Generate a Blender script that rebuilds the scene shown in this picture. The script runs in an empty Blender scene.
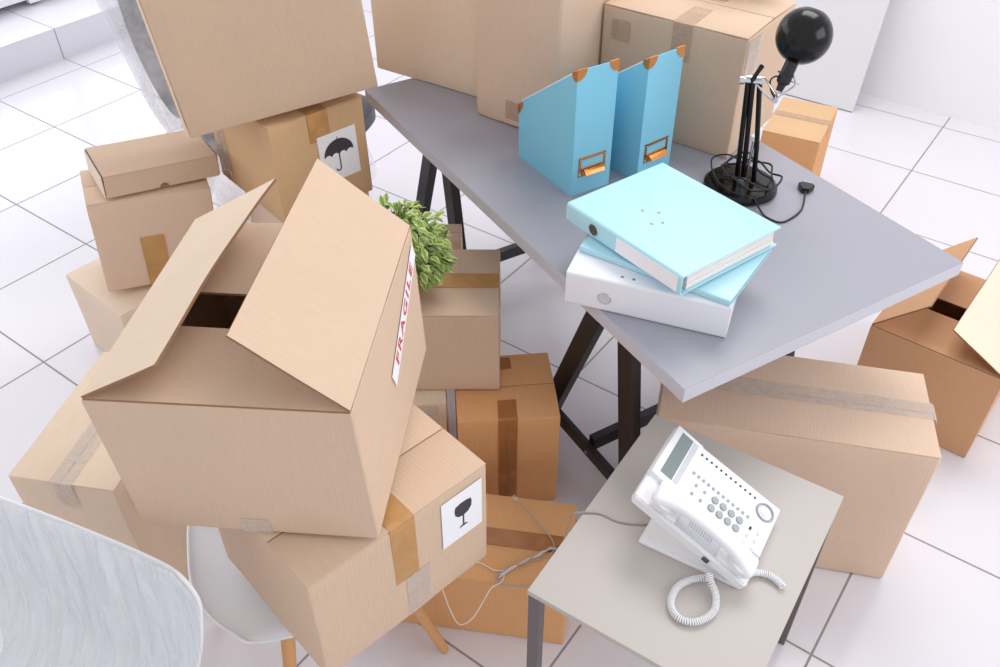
import bpy, bmesh, math, random
from mathutils import Vector, Matrix, Euler, noise
random.seed(7)
D = bpy.data
COL = bpy.context.scene.collection
PI = math.pi
R = math.radians

# ------------------------------------------------------------------ materials
def s2l(c):
    return tuple(((v/255)/12.92 if v/255 <= .04045 else (((v/255)+.055)/1.055)**2.4) for v in c) + (1,)

def newmat(name):
    m = D.materials.new(name); m.use_nodes = True
    nt = m.node_tree; b = nt.nodes['Principled BSDF']
    return m, nt, b

def N(nt, typ, **kw):
    n = nt.nodes.new(typ)
    for k, v in kw.items():
        if k.startswith('i_'):
            n.inputs[k[2:].replace('_', ' ')].default_value = v
        else:
            setattr(n, k, v)
    return n

def plain(name, rgb, rough=.5, metal=0, bump=0, bscale=200, var=0.0, vscale=6, coat=0, spec=.5):
    m, nt, b = newmat(name)
    b.inputs['Roughness'].default_value = rough
    b.inputs['Metallic'].default_value = metal
    b.inputs['Coat Weight'].default_value = coat
    b.inputs['Specular IOR Level'].default_value = spec
    tc = N(nt, 'ShaderNodeTexCoord')
    if var:
        n = N(nt, 'ShaderNodeTexNoise', i_Scale=vscale, i_Detail=3.0)
        nt.links.new(tc.outputs['Object'], n.inputs['Vector'])
        mx = N(nt, 'ShaderNodeMixRGB', blend_type='MULTIPLY')
        mx.inputs[0].default_value = 1
        mx.inputs[1].default_value = s2l(rgb)
        mp = N(nt, 'ShaderNodeMapRange'); mp.inputs[3].default_value = 1-var; mp.inputs[4].default_value = 1+var
        nt.links.new(n.outputs[0], mp.inputs[0])
        nt.links.new(mp.outputs[0], mx.inputs[2])
        nt.links.new(mx.outputs[0], b.inputs['Base Color'])
    else:
        b.inputs['Base Color'].default_value = s2l(rgb)
    if bump:
        n = N(nt, 'ShaderNodeTexNoise', i_Scale=bscale, i_Detail=2.0)
        nt.links.new(tc.outputs['Object'], n.inputs['Vector'])
        bp = N(nt, 'ShaderNodeBump', i_Strength=bump, i_Distance=.002)
        nt.links.new(n.outputs[0], bp.inputs['Height'])
        nt.links.new(bp.outputs[0], b.inputs['Normal'])
    return m

def cardboard(name, rgb, stripe=.35, var=.05):
    """kraft board: flutes run along V of the UV map, so stripes vary with U (metres)"""
    m, nt, b = newmat(name)
    b.inputs['Roughness'].default_value = .78
    b.inputs['Specular IOR Level'].default_value = .22
    uv = N(nt, 'ShaderNodeUVMap')
    sep = N(nt, 'ShaderNodeSeparateXYZ'); nt.links.new(uv.outputs[0], sep.inputs[0])
    mul = N(nt, 'ShaderNodeMath', operation='MULTIPLY'); mul.inputs[1].default_value = 2*PI/.0072
    nt.links.new(sep.outputs[0], mul.inputs[0])
    sn = N(nt, 'ShaderNodeMath', operation='SINE'); nt.links.new(mul.outputs[0], sn.inputs[0])
    mp = N(nt, 'ShaderNodeMapping'); mp.inputs['Scale'].default_value = (1, .12, 1)
    nt.links.new(uv.outputs[0], mp.inputs[0])
    fib = N(nt, 'ShaderNodeTexNoise', i_Scale=220.0, i_Detail=3.0)
    nt.links.new(mp.outputs[0], fib.inputs['Vector'])
    tc = N(nt, 'ShaderNodeTexCoord')
    big = N(nt, 'ShaderNodeTexNoise', i_Scale=5.0, i_Detail=4.0)
    nt.links.new(tc.outputs['Object'], big.inputs['Vector'])
    # colour factor = 1 + var*(big-.5)*2 + .05*(fib-.5) + stripes
    a = N(nt, 'ShaderNodeMath', operation='MULTIPLY_ADD'); a.inputs[1].default_value = 2*var; a.inputs[2].default_value = 1-var
    nt.links.new(big.outputs[0], a.inputs[0])
    c = N(nt, 'ShaderNodeMath', operation='MULTIPLY_ADD'); c.inputs[1].default_value = .12
    nt.links.new(fib.outputs[0], c.inputs[0])
    sub = N(nt, 'ShaderNodeMath', operation='SUBTRACT'); sub.inputs[1].default_value = .06
    nt.links.new(a.outputs[0], sub.inputs[0]); nt.links.new(sub.outputs[0], c.inputs[2])
    d = N(nt, 'ShaderNodeMath', operation='MULTIPLY_ADD'); d.inputs[1].default_value = .010*stripe/.35
    nt.links.new(sn.outputs[0], d.inputs[0]); nt.links.new(c.outputs[0], d.inputs[2])
    mx = N(nt, 'ShaderNodeMixRGB', blend_type='MULTIPLY'); mx.inputs[0].default_value = 1
    mx.inputs[1].default_value = s2l(rgb)
    nt.links.new(d.outputs[0], mx.inputs[2]); nt.links.new(mx.outputs[0], b.inputs['Base Color'])
    ad = N(nt, 'ShaderNodeMath', operation='MULTIPLY_ADD'); ad.inputs[1].default_value = .5
    nt.links.new(fib.outputs[0], ad.inputs[0]); nt.links.new(sn.outputs[0], ad.inputs[2])
    bp = N(nt, 'ShaderNodeBump', i_Strength=stripe*.5, i_Distance=.0004)
    nt.links.new(ad.outputs[0], bp.inputs['Height']); nt.links.new(bp.outputs[0], b.inputs['Normal'])
    return m

def clear(name, rgb, alpha, rough=.25, streak=None, bump=.5, bd=.004):
    """film or tape: partly see-through glossy skin"""
    m, nt, b = newmat(name)
    b.inputs['Base Color'].default_value = s2l(rgb)
    b.inputs['Roughness'].default_value = rough
    b.inputs['Alpha'].default_value = alpha
    tc = N(nt, 'ShaderNodeTexCoord')
    mp = N(nt, 'ShaderNodeMapping')
    if streak: mp.inputs['Scale'].default_value = streak
    nt.links.new(tc.outputs['Object'], mp.inputs[0])
    n = N(nt, 'ShaderNodeTexNoise', i_Scale=14.0, i_Detail=6.0, i_Distortion=.6)
    nt.links.new(mp.outputs[0], n.inputs['Vector'])
    bp = N(nt, 'ShaderNodeBump', i_Strength=bump, i_Distance=bd)
    nt.links.new(n.outputs[0], bp.inputs['Height']); nt.links.new(bp.outputs[0], b.inputs['Normal'])
    if alpha < .95:
        r = N(nt, 'ShaderNodeMapRange'); r.inputs[1].default_value = .3; r.inputs[2].default_value = .7
        r.inputs[3].default_value = max(0, alpha-.18); r.inputs[4].default_value = min(1, alpha+.18)
        nt.links.new(n.outputs[0], r.inputs[0]); nt.links.new(r.outputs[0], b.inputs['Alpha'])
    return m

M = {}
M['kraft'] = cardboard('kraft_board', (211, 184, 160))
M['kraft_pink'] = cardboard('kraft_board_pinkish', (220, 192, 170))
M['kraft_pale'] = cardboard('kraft_board_pale', (234, 213, 192), stripe=.15)
M['kraft_smooth'] = cardboard('kraft_board_smooth', (212, 185, 162), stripe=.16)
M['kraft_mailer'] = cardboard('kraft_board_mailer', (208, 182, 159), stripe=.08, var=.02)
M['kraft_tan'] = cardboard('kraft_board_tan', (212, 176, 136), stripe=.25)
M['kraft_orange'] = cardboard('kraft_board_orange', (222, 168, 118), stripe=.3)
M['kraft_brown'] = cardboard('kraft_board_brown', (210, 164, 126), stripe=.2)
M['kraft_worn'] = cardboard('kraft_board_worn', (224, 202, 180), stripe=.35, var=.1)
M['kraft_inner'] = cardboard('kraft_board_inside', (176, 136, 104), stripe=.3)
M['board_edge'] = plain('board_edge', (150, 112, 84), .9)
M['tape_tan'] = clear('tape_tan', (206, 156, 98), .85, .3, (1, 1, 1), .1, .0006)
M['tape_brown'] = clear('tape_brown', (184, 122, 70), .75, .28, (1, 1, 1), .1, .0006)
M['tape_clear'] = clear('tape_clear', (226, 214, 204), .34, .2, (1, 1, 1), .12, .0006)
M['tape_pale'] = clear('tape_pale', (214, 184, 158), .42, .3, (1, 1, 1), .1, .0006)
M['paper'] = plain('sticker_paper', (244, 245, 250), .5)
M['ink'] = plain('dark_ink', (62, 56, 66), .6)
M['red'] = plain('red_ink', (214, 74, 84), .6)
M['white_plastic'] = plain('white_plastic', (240, 242, 246), .32)
M['phone_white'] = plain('phone_plastic', (240, 241, 245), .38)
M['phone_shade'] = plain('phone_grey_plastic', (205, 206, 212), .45)
M['phone_key'] = plain('phone_key', (168, 172, 178), .4)
M['phone_dark'] = plain('phone_dark', (70, 74, 80), .5)
M['lcd'] = plain('lcd_screen', (128, 140, 140), .25)
M['cream'] = plain('cream_card', (236, 236, 226), .6)
M['desk'] = plain('grey_desk_laminate', (158, 158, 169), .38, var=.015, vscale=3, bump=.05, bscale=500)
M['desk_edge'] = plain('grey_desk_edge', (196, 196, 206), .4)
M['table'] = plain('greige_table_laminate', (190, 183, 178), .45, var=.01, vscale=3)
M['table_metal'] = plain('table_leg_metal', (112, 104, 104), .4, .5)
M['black_metal'] = plain('black_painted_metal', (34, 33, 34), .38)
M['gloss_black'] = plain('glossy_black', (9, 9, 12), .18, spec=.35)
M['lamp_black'] = plain('lamp_black', (26, 26, 32), .25)
M['chrome'] = plain('chrome', (215, 215, 218), .22, 1)
M['black_cable'] = plain('black_cable', (24, 24, 26), .45)
M['file_blue'] = plain('file_blue', (132, 202, 228), .42, var=.015, vscale=9, bump=.08, bscale=300)
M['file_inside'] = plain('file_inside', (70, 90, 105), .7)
M['copper'] = plain('copper_metal', (206, 138, 78), .3, .75)
M['binder_cyan'] = plain('binder_cyan', (180, 226, 240), .32, var=.01)
M['binder_white'] = plain('binder_white', (236, 238, 246), .35)
M['pages'] = plain('paper_pages', (236, 230, 226), .8)
M['grey_metal'] = plain('grey_metal', (150, 146, 150), .35, .6)
M['wood'] = plain('beech_wood', (214, 158, 104), .5, var=.08, vscale=20)
M['chair_white'] = plain('chair_white', (238, 240, 245), .4)
M['terracotta'] = plain('orange_pot', (206, 92, 44), .5)
M['soil'] = plain('soil', (70, 50, 38), .95)
M['grey_cable'] = plain('grey_cable', (170, 164, 162), .4)
M['white_cable'] = plain('white_cable', (236, 232, 228), .4)
M['dark_fabric'] = plain('dark_leather', (58, 60, 72), .4, bump=.2, bscale=60)
M['wall'] = plain('wall_paint', (243, 242, 247), .8, bump=.1, bscale=90)
M['cabinet'] = plain('white_cabinet_board', (222, 222, 226), .4)
M['frame_white'] = plain('window_frame_white', (238, 240, 246), .4)
M['film'] = clear('stretch_film', (242, 243, 247), .55, .16, (3.0, .45, .45), 1.0, .012)
M['film_clear'] = clear('bubble_film', (238, 241, 248), .40, .12, None, 1.0, .012)

def leaf_mat():
    m, nt, b = newmat('variegated_leaf')
    b.inputs['Roughness'].default_value = .45
    uv = N(nt, 'ShaderNodeUVMap'); sep = N(nt, 'ShaderNodeSeparateXYZ'); nt.links.new(uv.outputs[0], sep.inputs[0])
    tc = N(nt, 'ShaderNodeTexCoord')
    n = N(nt, 'ShaderNodeTexNoise', i_Scale=90.0); nt.links.new(tc.outputs['Object'], n.inputs['Vector'])
    ad = N(nt, 'ShaderNodeMath', operation='MULTIPLY_ADD'); ad.inputs[1].default_value = .5
    nt.links.new(n.outputs[0], ad.inputs[0]); nt.links.new(sep.outputs[0], ad.inputs[2])
    r = N(nt, 'ShaderNodeValToRGB')
    r.color_ramp.elements[0].position = .55; r.color_ramp.elements[0].color = s2l((118, 146, 66))
    r.color_ramp.elements[1].position = 1.0; r.color_ramp.elements[1].color = s2l((226, 230, 176))
    e = r.color_ramp.elements.new(.85); e.color = s2l((168, 188, 100))
    nt.links.new(ad.outputs[0], r.inputs[0]); nt.links.new(r.outputs[0], b.inputs['Base Color'])
    return m
M['leaf'] = leaf_mat()
M['stem'] = plain('stem_green', (120, 140, 70), .6)

def tile_mat(name, axis='xy', off=(0, 0), base=(226, 223, 230)):
    """large white glazed tiles, .45 m, with thin grey grout"""
    m, nt, b = newmat(name)
    b.inputs['Roughness'].default_value = .22
    tc = N(nt, 'ShaderNodeTexCoord'); sep = N(nt, 'ShaderNodeSeparateXYZ')
    nt.links.new(tc.outputs['Object'], sep.inputs[0])
    outs = []
    for k, ax in enumerate(axis):
        o = sep.outputs['xyz'.index(ax)]
        a = N(nt, 'ShaderNodeMath', operation='ADD'); a.inputs[1].default_value = off[k]+450*.45
        nt.links.new(o, a.inputs[0])
        d = N(nt, 'ShaderNodeMath', operation='DIVIDE'); d.inputs[1].default_value = .45
        nt.links.new(a.outputs[0], d.inputs[0])
        f = N(nt, 'ShaderNodeMath', operation='FRACT'); nt.links.new(d.outputs[0], f.inputs[0])
        s = N(nt, 'ShaderNodeMath', operation='SUBTRACT'); s.inputs[1].default_value = .5; nt.links.new(f.outputs[0], s.inputs[0])
        ab = N(nt, 'ShaderNodeMath', operation='ABSOLUTE'); nt.links.new(s.outputs[0], ab.inputs[0])
        outs.append(ab.outputs[0])
    if len(outs) == 2:
        mx = N(nt, 'ShaderNodeMath', operation='MAXIMUM'); nt.links.new(outs[0], mx.inputs[0]); nt.links.new(outs[1], mx.inputs[1]); g = mx.outputs[0]
    else: g = outs[0]
    mr = N(nt, 'ShaderNodeMapRange'); mr.inputs[1].default_value = .4925; mr.inputs[2].default_value = .4955
    nt.links.new(g, mr.inputs[0])
    n = N(nt, 'ShaderNodeTexNoise', i_Scale=1.2, i_Detail=5.0); nt.links.new(tc.outputs['Object'], n.inputs['Vector'])
    cr = N(nt, 'ShaderNodeMixRGB'); cr.inputs[1].default_value = s2l(base); cr.inputs[2].default_value = s2l(tuple(max(0, v-7) for v in base))
    nt.links.new(n.outputs[0], cr.inputs[0])
    mix = N(nt, 'ShaderNodeMixRGB'); nt.links.new(mr.outputs[0], mix.inputs[0]); nt.links.new(cr.outputs[0], mix.inputs[1])
    mix.inputs[2].default_value = s2l((148, 141, 142))
    nt.links.new(mix.outputs[0], b.inputs['Base Color'])
    rr = N(nt, 'ShaderNodeMapRange'); rr.inputs[3].default_value = .2; rr.inputs[4].default_value = .7
    nt.links.new(mr.outputs[0], rr.inputs[0]); nt.links.new(rr.outputs[0], b.inputs['Roughness'])
    bp = N(nt, 'ShaderNodeBump', i_Strength=.4, i_Distance=.002, invert=True)
    nt.links.new(mr.outputs[0], bp.inputs['Height']); nt.links.new(bp.outputs[0], b.inputs['Normal'])
    return m
M['tile'] = tile_mat('floor_tile')
M['tile_top'] = tile_mat('step_top_tile', 'y')
M['tile_riser'] = tile_mat('step_riser_tile', 'y', base=(222, 222, 230))

# ------------------------------------------------------------------ mesh helpers
def auto_uv(bm):
    uvl = bm.loops.layers.uv.verify()
    for f in bm.faces:
        n = f.normal; ax = max(range(3), key=lambda i: abs(n[i]))
        for l in f.loops:
            c = l.vert.co
            l[uvl].uv = (c.x, c.y) if ax == 2 else ((c.x, c.z) if ax == 1 else (c.y, c.z))

def link(name, bm, mat, parent=None, mtx=None, smooth=None, uv=True):
    bm.normal_update()
    if uv: auto_uv(bm)
    me = D.meshes.new(name); bm.to_mesh(me); bm.free()
    mats = mat if isinstance(mat, (list, tuple)) else [mat]
    for k in mats: me.materials.append(M[k] if isinstance(k, str) else k)
    o = D.objects.new(name, me); COL.objects.link(o)
    if parent: o.parent = parent
    if mtx is not None: o.matrix_local = mtx
    if smooth is not None:
        for p in me.polygons: p.use_smooth = True
        if smooth < 180:
            me.set_sharp_from_angle(angle=R(smooth))
    return o

def thing(name, label, cat, loc=(0, 0, 0), rot=(0, 0, 0), group=None):
    o = D.objects.new(name, None); COL.objects.link(o)
    o.location = loc; o.rotation_euler = rot; o.empty_display_size = .1
    tag(o, label, cat, group); return o

def tag(o, label, cat, group=None):
    o['label'] = label; o['category'] = cat
    if group: o['group'] = group
    return o

def struct(name, bm, mat, **k):
    o = link(name, bm, mat, **k); o['kind'] = 'structure'; return o

def box(x0, x1, y0, y1, z0, z1, bev=0, seg=2, bm=None):
    b = bm or bmesh.new()
    m = Matrix.Translation(((x0+x1)/2, (y0+y1)/2, (z0+z1)/2)) @ Matrix.Diagonal((x1-x0, y1-y0, z1-z0, 1))
    r = bmesh.ops.create_cube(b, size=1, matrix=m)
    if bev:
        es = list({e for v in r['verts'] for e in v.link_edges})
        bmesh.ops.bevel(b, geom=es, offset=bev, segments=seg, affect='EDGES', profile=.5)
    return b

def worn_box(dx, dy, z0, z1, bev=.004, wear=.0012, cuts=7, seed=0, bm=None):
    b = bm or bmesh.new()
    bmesh.ops.create_cube(b, size=1)
    bmesh.ops.subdivide_edges(b, edges=b.edges[:], cuts=cuts, use_grid_fill=True)
    for v in b.verts:
        v.co = Vector((v.co.x*dx, v.co.y*dy, z0+(v.co.z+.5)*(z1-z0)))
    b.normal_update()
    es = [e for e in b.edges if e.calc_face_angle(0) > 1]
    bmesh.ops.bevel(b, geom=es, offset=bev, segments=3, affect='EDGES', profile=.5)
    b.normal_update()
    for v in b.verts:
        s = Vector((seed*3.1, seed*1.7, seed)); q = v.co*7+s
        n = noise.noise_vector(q)*wear + noise.noise_vector(v.co*26+s)*wear*.35
        # no growth outside the nominal shell on the bottom
        v.co += n
        if v.co.z < z0: v.co.z = z0
    return b

def tube(pts, r, seg=8, bm=None, closed=False, caps=True):
    b = bm or bmesh.new()
    pts = [Vector(p) for p in pts]; n = len(pts)
    rs = r if isinstance(r, (list, tuple)) else [r]*n
    rings = []; up = None
    for i, p in enumerate(pts):
        if closed: t = pts[(i+1) % n]-pts[i-1]
        else: t = pts[min(i+1, n-1)]-pts[max(i-1, 0)]
        t.normalize()
        if up is None:
            up = t.orthogonal().normalized()
        else:
            up = (up - t*up.dot(t));
            up = up.normalized() if up.length > 1e-6 else t.orthogonal().normalized()
        w = t.cross(up)
        rings.append([b.verts.new(p + (up*math.cos(a)+w*math.sin(a))*rs[i]) for a in [2*PI*k/seg for k in range(seg)]])
    for i in range(n if closed else n-1):
        A, B = rings[i], rings[(i+1) % n]
        for k in range(seg):
            b.faces.new((A[k], A[(k+1) % seg], B[(k+1) % seg], B[k]))
    if caps and not closed:
        b.faces.new(rings[0][::-1]); b.faces.new(rings[-1])
    return b

def smooth_path(pts, n=8):
    """Catmull-Rom through pts"""
    P = [Vector(p) for p in pts]; P = [P[0]*2-P[1]] + P + [P[-1]*2-P[-2]]
    out = []
    for i in range(1, len(P)-2):
        for k in range(n):
            t = k/n
            out.append(.5*((2*P[i])+(P[i+1]-P[i-1])*t+(2*P[i-1]-5*P[i]+4*P[i+1]-P[i+2])*t*t+(3*P[i]-P[i-1]-3*P[i+1]+P[i+2])*t**3))
    out.append(P[-2]); return out

def lathe(prof, seg=32, bm=None, mtx=None, close=False):
    b = bm or bmesh.new(); rings = []
    for r, z in prof:
        if r < 1e-6:
            v = b.verts.new((0, 0, z)); rings.append([v])
        else: rings.append([b.verts.new((r*math.cos(2*PI*k/seg), r*math.sin(2*PI*k/seg), z)) for k in range(seg)])
    new = [v for g in rings for v in g]
    for A, B in zip(rings, rings[1:]):
        for k in range(seg):
            k2 = (k+1) % seg
            if len(A) == 1 and len(B) == 1: continue
            if len(A) == 1: b.faces.new((A[0], B[k], B[k2]))
            elif len(B) == 1: b.faces.new((A[k], B[0], A[k2]) if False else (A[k2], A[k], B[0]))
            else: b.faces.new((A[k], A[k2], B[k2], B[k]))
    if mtx is not None:
        for v in new: v.co = mtx @ v.co
    bmesh.ops.recalc_face_normals(b, faces=b.faces[:])
    return b

def prism(poly, z0, z1, bm=None, mtx=None):
    b = bm or bmesh.new()
    lo = [b.verts.new((x, y, z0)) for x, y in poly]; hi = [b.verts.new((x, y, z1)) for x, y in poly]
    b.faces.new(lo[::-1]); b.faces.new(hi); n = len(poly)
    for i in range(n): b.faces.new((lo[i], lo[(i+1) % n], hi[(i+1) % n], hi[i]))
    if mtx is not None:
        for v in lo+hi: v.co = mtx @ v.co
    bmesh.ops.recalc_face_normals(b, faces=b.faces[:])
    return b

def strip(path, side, width, thick=.0007):
    """tape following a path (list of points, out-normals), width along vector side"""
    b = bmesh.new(); s = Vector(side).normalized()*width/2
    rows = []
    for p, n in path:
        p = Vector(p); n = Vector(n).normalized()
        rows.append([b.verts.new(p-s+n*.0004), b.verts.new(p+s+n*.0004), b.verts.new(p+s+n*(.0004+thick)), b.verts.new(p-s+n*(.0004+thick))])
    for A, B in zip(rows, rows[1:]):
        for k in range(4): b.faces.new((A[k], A[(k+1) % 4], B[(k+1) % 4], B[k]))
    b.faces.new(rows[0][::-1]); b.faces.new(rows[-1])
    bmesh.ops.recalc_face_normals(b, faces=b.faces[:])
    return b

FACE = {  # local frames on a carton face: (matrix taking (h, v, out) to box coordinates)
}
def face_m(face, d):
    dx, dy, dz = d
    if face == 'N': return Matrix(((1, 0, 0, 0), (0, 0, -1, -dy/2), (0, 1, 0, 0), (0, 0, 0, 1)))
    if face == 'R': return Matrix(((0, 0, 1, dx/2), (1, 0, 0, 0), (0, 1, 0, 0), (0, 0, 0, 1)))
    if face == 'L': return Matrix(((0, 0, -1, -dx/2), (-1, 0, 0, 0), (0, 1, 0, 0), (0, 0, 0, 1)))
    if face == 'T': return Matrix(((1, 0, 0, 0), (0, 1, 0, 0), (0, 0, 1, dz), (0, 0, 0, 1)))

def tape_patch(root, d, face, h0, h1, v0, v1, mat, name='tape', out=.0016):
    b = box(h0, h1, v0, v1, out, out+.0005)
    return link(name, b, mat, root, face_m(face, d))

# ------------------------------------------------------------------ cartons
def carton(label, pos, rot, d, mat='kraft', seam='x', wear=.0012, seed=1, group='closed cardboard boxes', bev=.004, top_mat=None, lift=0, name='cardboard_box', off=0):
    """closed carton: body with two major top flaps meeting along a seam"""
    t = thing(name, label, 'box', pos, rot, group)
    dx, dy, dz = d
    link('box_body', worn_box(dx, dy, 0, dz-.0035, bev, wear, seed=seed), mat, t, smooth=50)
    for s in (-1, 1):
        if seam == 'x':
            b = box(-dx/2+.001, dx/2-.001, *sorted((off+s*.0012, s*(dy/2-.0008))), 0, .0032, .0012, 2)
            rotm = Matrix.Translation((0, s*dy/2, dz-.0034)) @ Matrix.Rotation(-s*lift, 4, 'X') @ Matrix.Translation((0, -s*dy/2, 0))
        else:
            b = box(*sorted((s*.0012, s*(dx/2-.0008))), -dy/2+.001, dy/2-.001, 0, .0032, .0012, 2)
            rotm = Matrix.Translation((0, 0, dz-.0034))
        o = link('top_flap', b, top_mat or mat, t, rotm, smooth=40)
    return t

def flap_mesh(L, w, thick=.0042, w2=None, bend=0, seed=0, trim=0):
    """flap lying along +y from its fold on the x axis; w2: width at the +x end; bend: curl (m) of the free edge"""
    b = bmesh.new(); nx, ny = 14, 8; w2 = w2 or w
    top, bot = [], []
    for i in range(nx+1):
        x = -L/2+L*i/nx; ww = w+(w2-w)*i/nx
        rt, rb = [], []
        for j in range(ny+1):
            f = j/ny; y = ww*f; xx = x*(1-trim*f)
            z = bend*f*f*math.sin(PI*min(1, max(0, i/nx))*1.0)+noise.noise(Vector((x*9+seed, y*9, seed)))*.0022*f
            rt.append(b.verts.new((xx, y, z+thick/2))); rb.append(b.verts.new((xx, y, z-thick/2)))
        top.append(rt); bot.append(rb)
    for i in range(nx):
        for j in range(ny):
            b.faces.new((top[i][j], top[i+1][j], top[i+1][j+1], top[i][j+1]))
            b.faces.new((bot[i][j], bot[i][j+1], bot[i+1][j+1], bot[i+1][j]))
    def side(A, B):
        for k in range(len(A)-1):
            f = b.faces.new((A[k], A[k+1], B[k+1], B[k])); f.material_index = 1
    side([r[0] for r in bot], [r[0] for r in top])
    side([r[-1] for r in top], [r[-1] for r in bot])
    side(top[0], bot[0]); side(bot[-1], top[-1])
    bmesh.ops.recalc_face_normals(b, faces=b.faces[:])
    return b

def open_carton(label, pos, rot, d, mat, flaps, seed=1, name='open_cardboard_box', group='open cardboard boxes', pale={}):
    """flaps: {face: (width, angle above the inward direction, width2, bend)}"""
    t = thing(name, label, 'box', pos, rot, group)
    dx, dy, dz = d; th = .0042
    b = bmesh.new()
    box(-dx/2, dx/2, -dy/2, -dy/2+th, 0, dz, .001, 1, b)
    box(-dx/2, dx/2, dy/2-th, dy/2, 0, dz, .001, 1, b)
    box(-dx/2, -dx/2+th, -dy/2+th, dy/2-th, 0, dz, .001, 1, b)
    box(dx/2-th, dx/2, -dy/2+th, dy/2-th, 0, dz, .001, 1, b)
    box(-dx/2+th, dx/2-th, -dy/2+th, dy/2-th, 0, th, 0, 1, b)
    link('box_body', b, mat, t)
    for face, (w, ang, w2, bend) in flaps.items():
        L = (dx if face in 'NF' else dy)-.004
        # in-plane rotation: local +y points inward over the opening
        zr = {'N': 0, 'F': PI, 'L': -PI/2, 'R': PI/2}[face]
        c = {'N': (0, -dy/2+.002), 'F': (0, dy/2-.002), 'L': (-dx/2+.002, 0), 'R': (dx/2-.002, 0)}[face]
        low = .0 if face in 'LR' else -.0
        m = Matrix.Translation((c[0], c[1], dz+(.0045 if face in 'LR' else .001)+low)) @ Matrix.Rotation(zr, 4, 'Z') @ Matrix.Rotation(R(ang), 4, 'X')
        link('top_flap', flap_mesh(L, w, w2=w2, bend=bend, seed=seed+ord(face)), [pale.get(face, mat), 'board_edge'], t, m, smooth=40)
    return t

def glyph(root, polys, mtx, mat='ink', name='printed_symbol', h=.0004):
    b = bmesh.new()
    for p in polys: prism(p, 0, h, b)
    return link(name, b, mat, root, mtx)

# umbrella glyph in a unit box (-.5...5)
def umbrella_polys():
    P = []
    pts = [(-.46, .02)]
    for k in range(0, 19):
        a = PI - PI*k/18
        pts.append((.46*math.cos(a), .04+.40*math.sin(a)))
    bot = []
    for s in range(4):   # scalloped lower edge from right to left
        x0 = .46-.23*s
        for k in range(1, 6):
            f = k/6; bot.append((x0-.23*f, .02+.055*math.sin(PI*f)))
        if s < 3: bot.append((x0-.23, .0))
    P.append(pts+bot)
    P.append([(-.018, .40), (-.018, -.36), (.018, -.36), (.018, .40)])
    P.append([(-.012, .43), (.012, .43), (.012, .5), (-.012, .5)])
    hook = []
    for k in range(9): a = PI*k/8; hook.append((-.07+.088*math.cos(a), -.36-.088*math.sin(a)))
    for k in range(8, -1, -1): a = PI*k/8; hook.append((-.07+.052*math.cos(a), -.36-.052*math.sin(a)))
    P.append(hook); return P
def goblet_polys():
    bowl = [(-.27, .42), (-.30, .30), (-.28, .12), (-.18, 0), (-.05, -.04), (.05, -.04), (.18, 0), (.28, .12), (.30, .30), (.27, .42), (.12, .46), (-.08, .47)]
    return [bowl, [(-.025, -.04), (-.025, -.42), (.025, -.42), (.025, -.04)], [(-.15, -.47), (.15, -.47), (.12, -.43), (.02, -.40), (-.02, -.40), (-.12, -.43)]]

# 1. box with flaps open, standing on the others (foreground)
b1 = open_carton('large open carton with raised flaps and a FRAGILE strip, on top of the front stack',
                 (3.2163, -1.4939, 0.7208), (.0163, -.033, .5241), (0.3674, 0.4184, 0.2673), 'kraft_smooth',
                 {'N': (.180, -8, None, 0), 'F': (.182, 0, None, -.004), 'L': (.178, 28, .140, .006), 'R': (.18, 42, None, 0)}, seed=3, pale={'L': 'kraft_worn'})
d = (0.3674, 0.4184, 0.2673)
tape_patch(b1, d, 'N', -.023, .022, 0.0, .03, 'tape_clear')
# the FRAGILE strip on its right-hand face
mR = face_m('R', d)
strip_m = mR @ Matrix.Translation((.093, .183, .0016)) @ Matrix.Rotation(math.atan2(.089, .203), 4, 'Z')
lab = link('fragile_sticker', box(-.118, .118, -.019, .019, 0, .0004), 'paper', b1, strip_m)
cu = D.curves.new('FRAGILE', 'FONT'); cu.body = 'FRAGILE'; cu.size = .034; cu.align_x = 'CENTER'; cu.align_y = 'CENTER'; cu.extrude = .0002; cu.offset = .0006; cu.space_character = 1.25
tx = D.objects.new('tmp', cu); COL.objects.link(tx)
me = D.meshes.new_from_object(tx.evaluated_get(bpy.context.evaluated_depsgraph_get()))
D.objects.remove(tx); me.materials.clear(); me.materials.append(M['red'])
o = D.objects.new('lettering', me); COL.objects.link(o); o.parent = lab
o.matrix_local = Matrix.Translation((0, 0, .0008)) @ Matrix.Scale(1.16, 4, (1, 0, 0))

# 2. box with the glass symbol, on the white chair
d = (.3475, .3202, .2517)
b2 = carton('brown-taped carton with a white wine glass sticker, sitting on the white chair', (3.3229, -1.5052, .4575), (.0001, .0150, 1.3847), d, 'kraft', seed=2, off=-.051)
st = link('glass_sticker', box(-.0435, .0435, -.0575, .0575, 0, .0004), 'paper', b2, face_m('N', d) @ Matrix.Translation((.1165, .171, .0016)))
glyph(st, [[(x*.062, y*.066) for x, y in p] for p in goblet_polys()], Matrix.Translation((.002, 0, .0005)))
link('tape', strip([((-.003, .1, d[2]), (0, 0, 1)), ((-.003, -.151, d[2]), (0, 0, 1)), ((-.003, -.1601, d[2]-.001), (0, -.8, .6)), ((-.003, -.1603, d[2]-.008), (0, -1, 0)), ((-.002, -.1601, .108), (0, -1, 0))], (1, 0, 0), .047), 'tape_tan', b2)
tape_patch(b2, d, 'N', -.006, .044, .004, .108, 'tape_clear')

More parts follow.
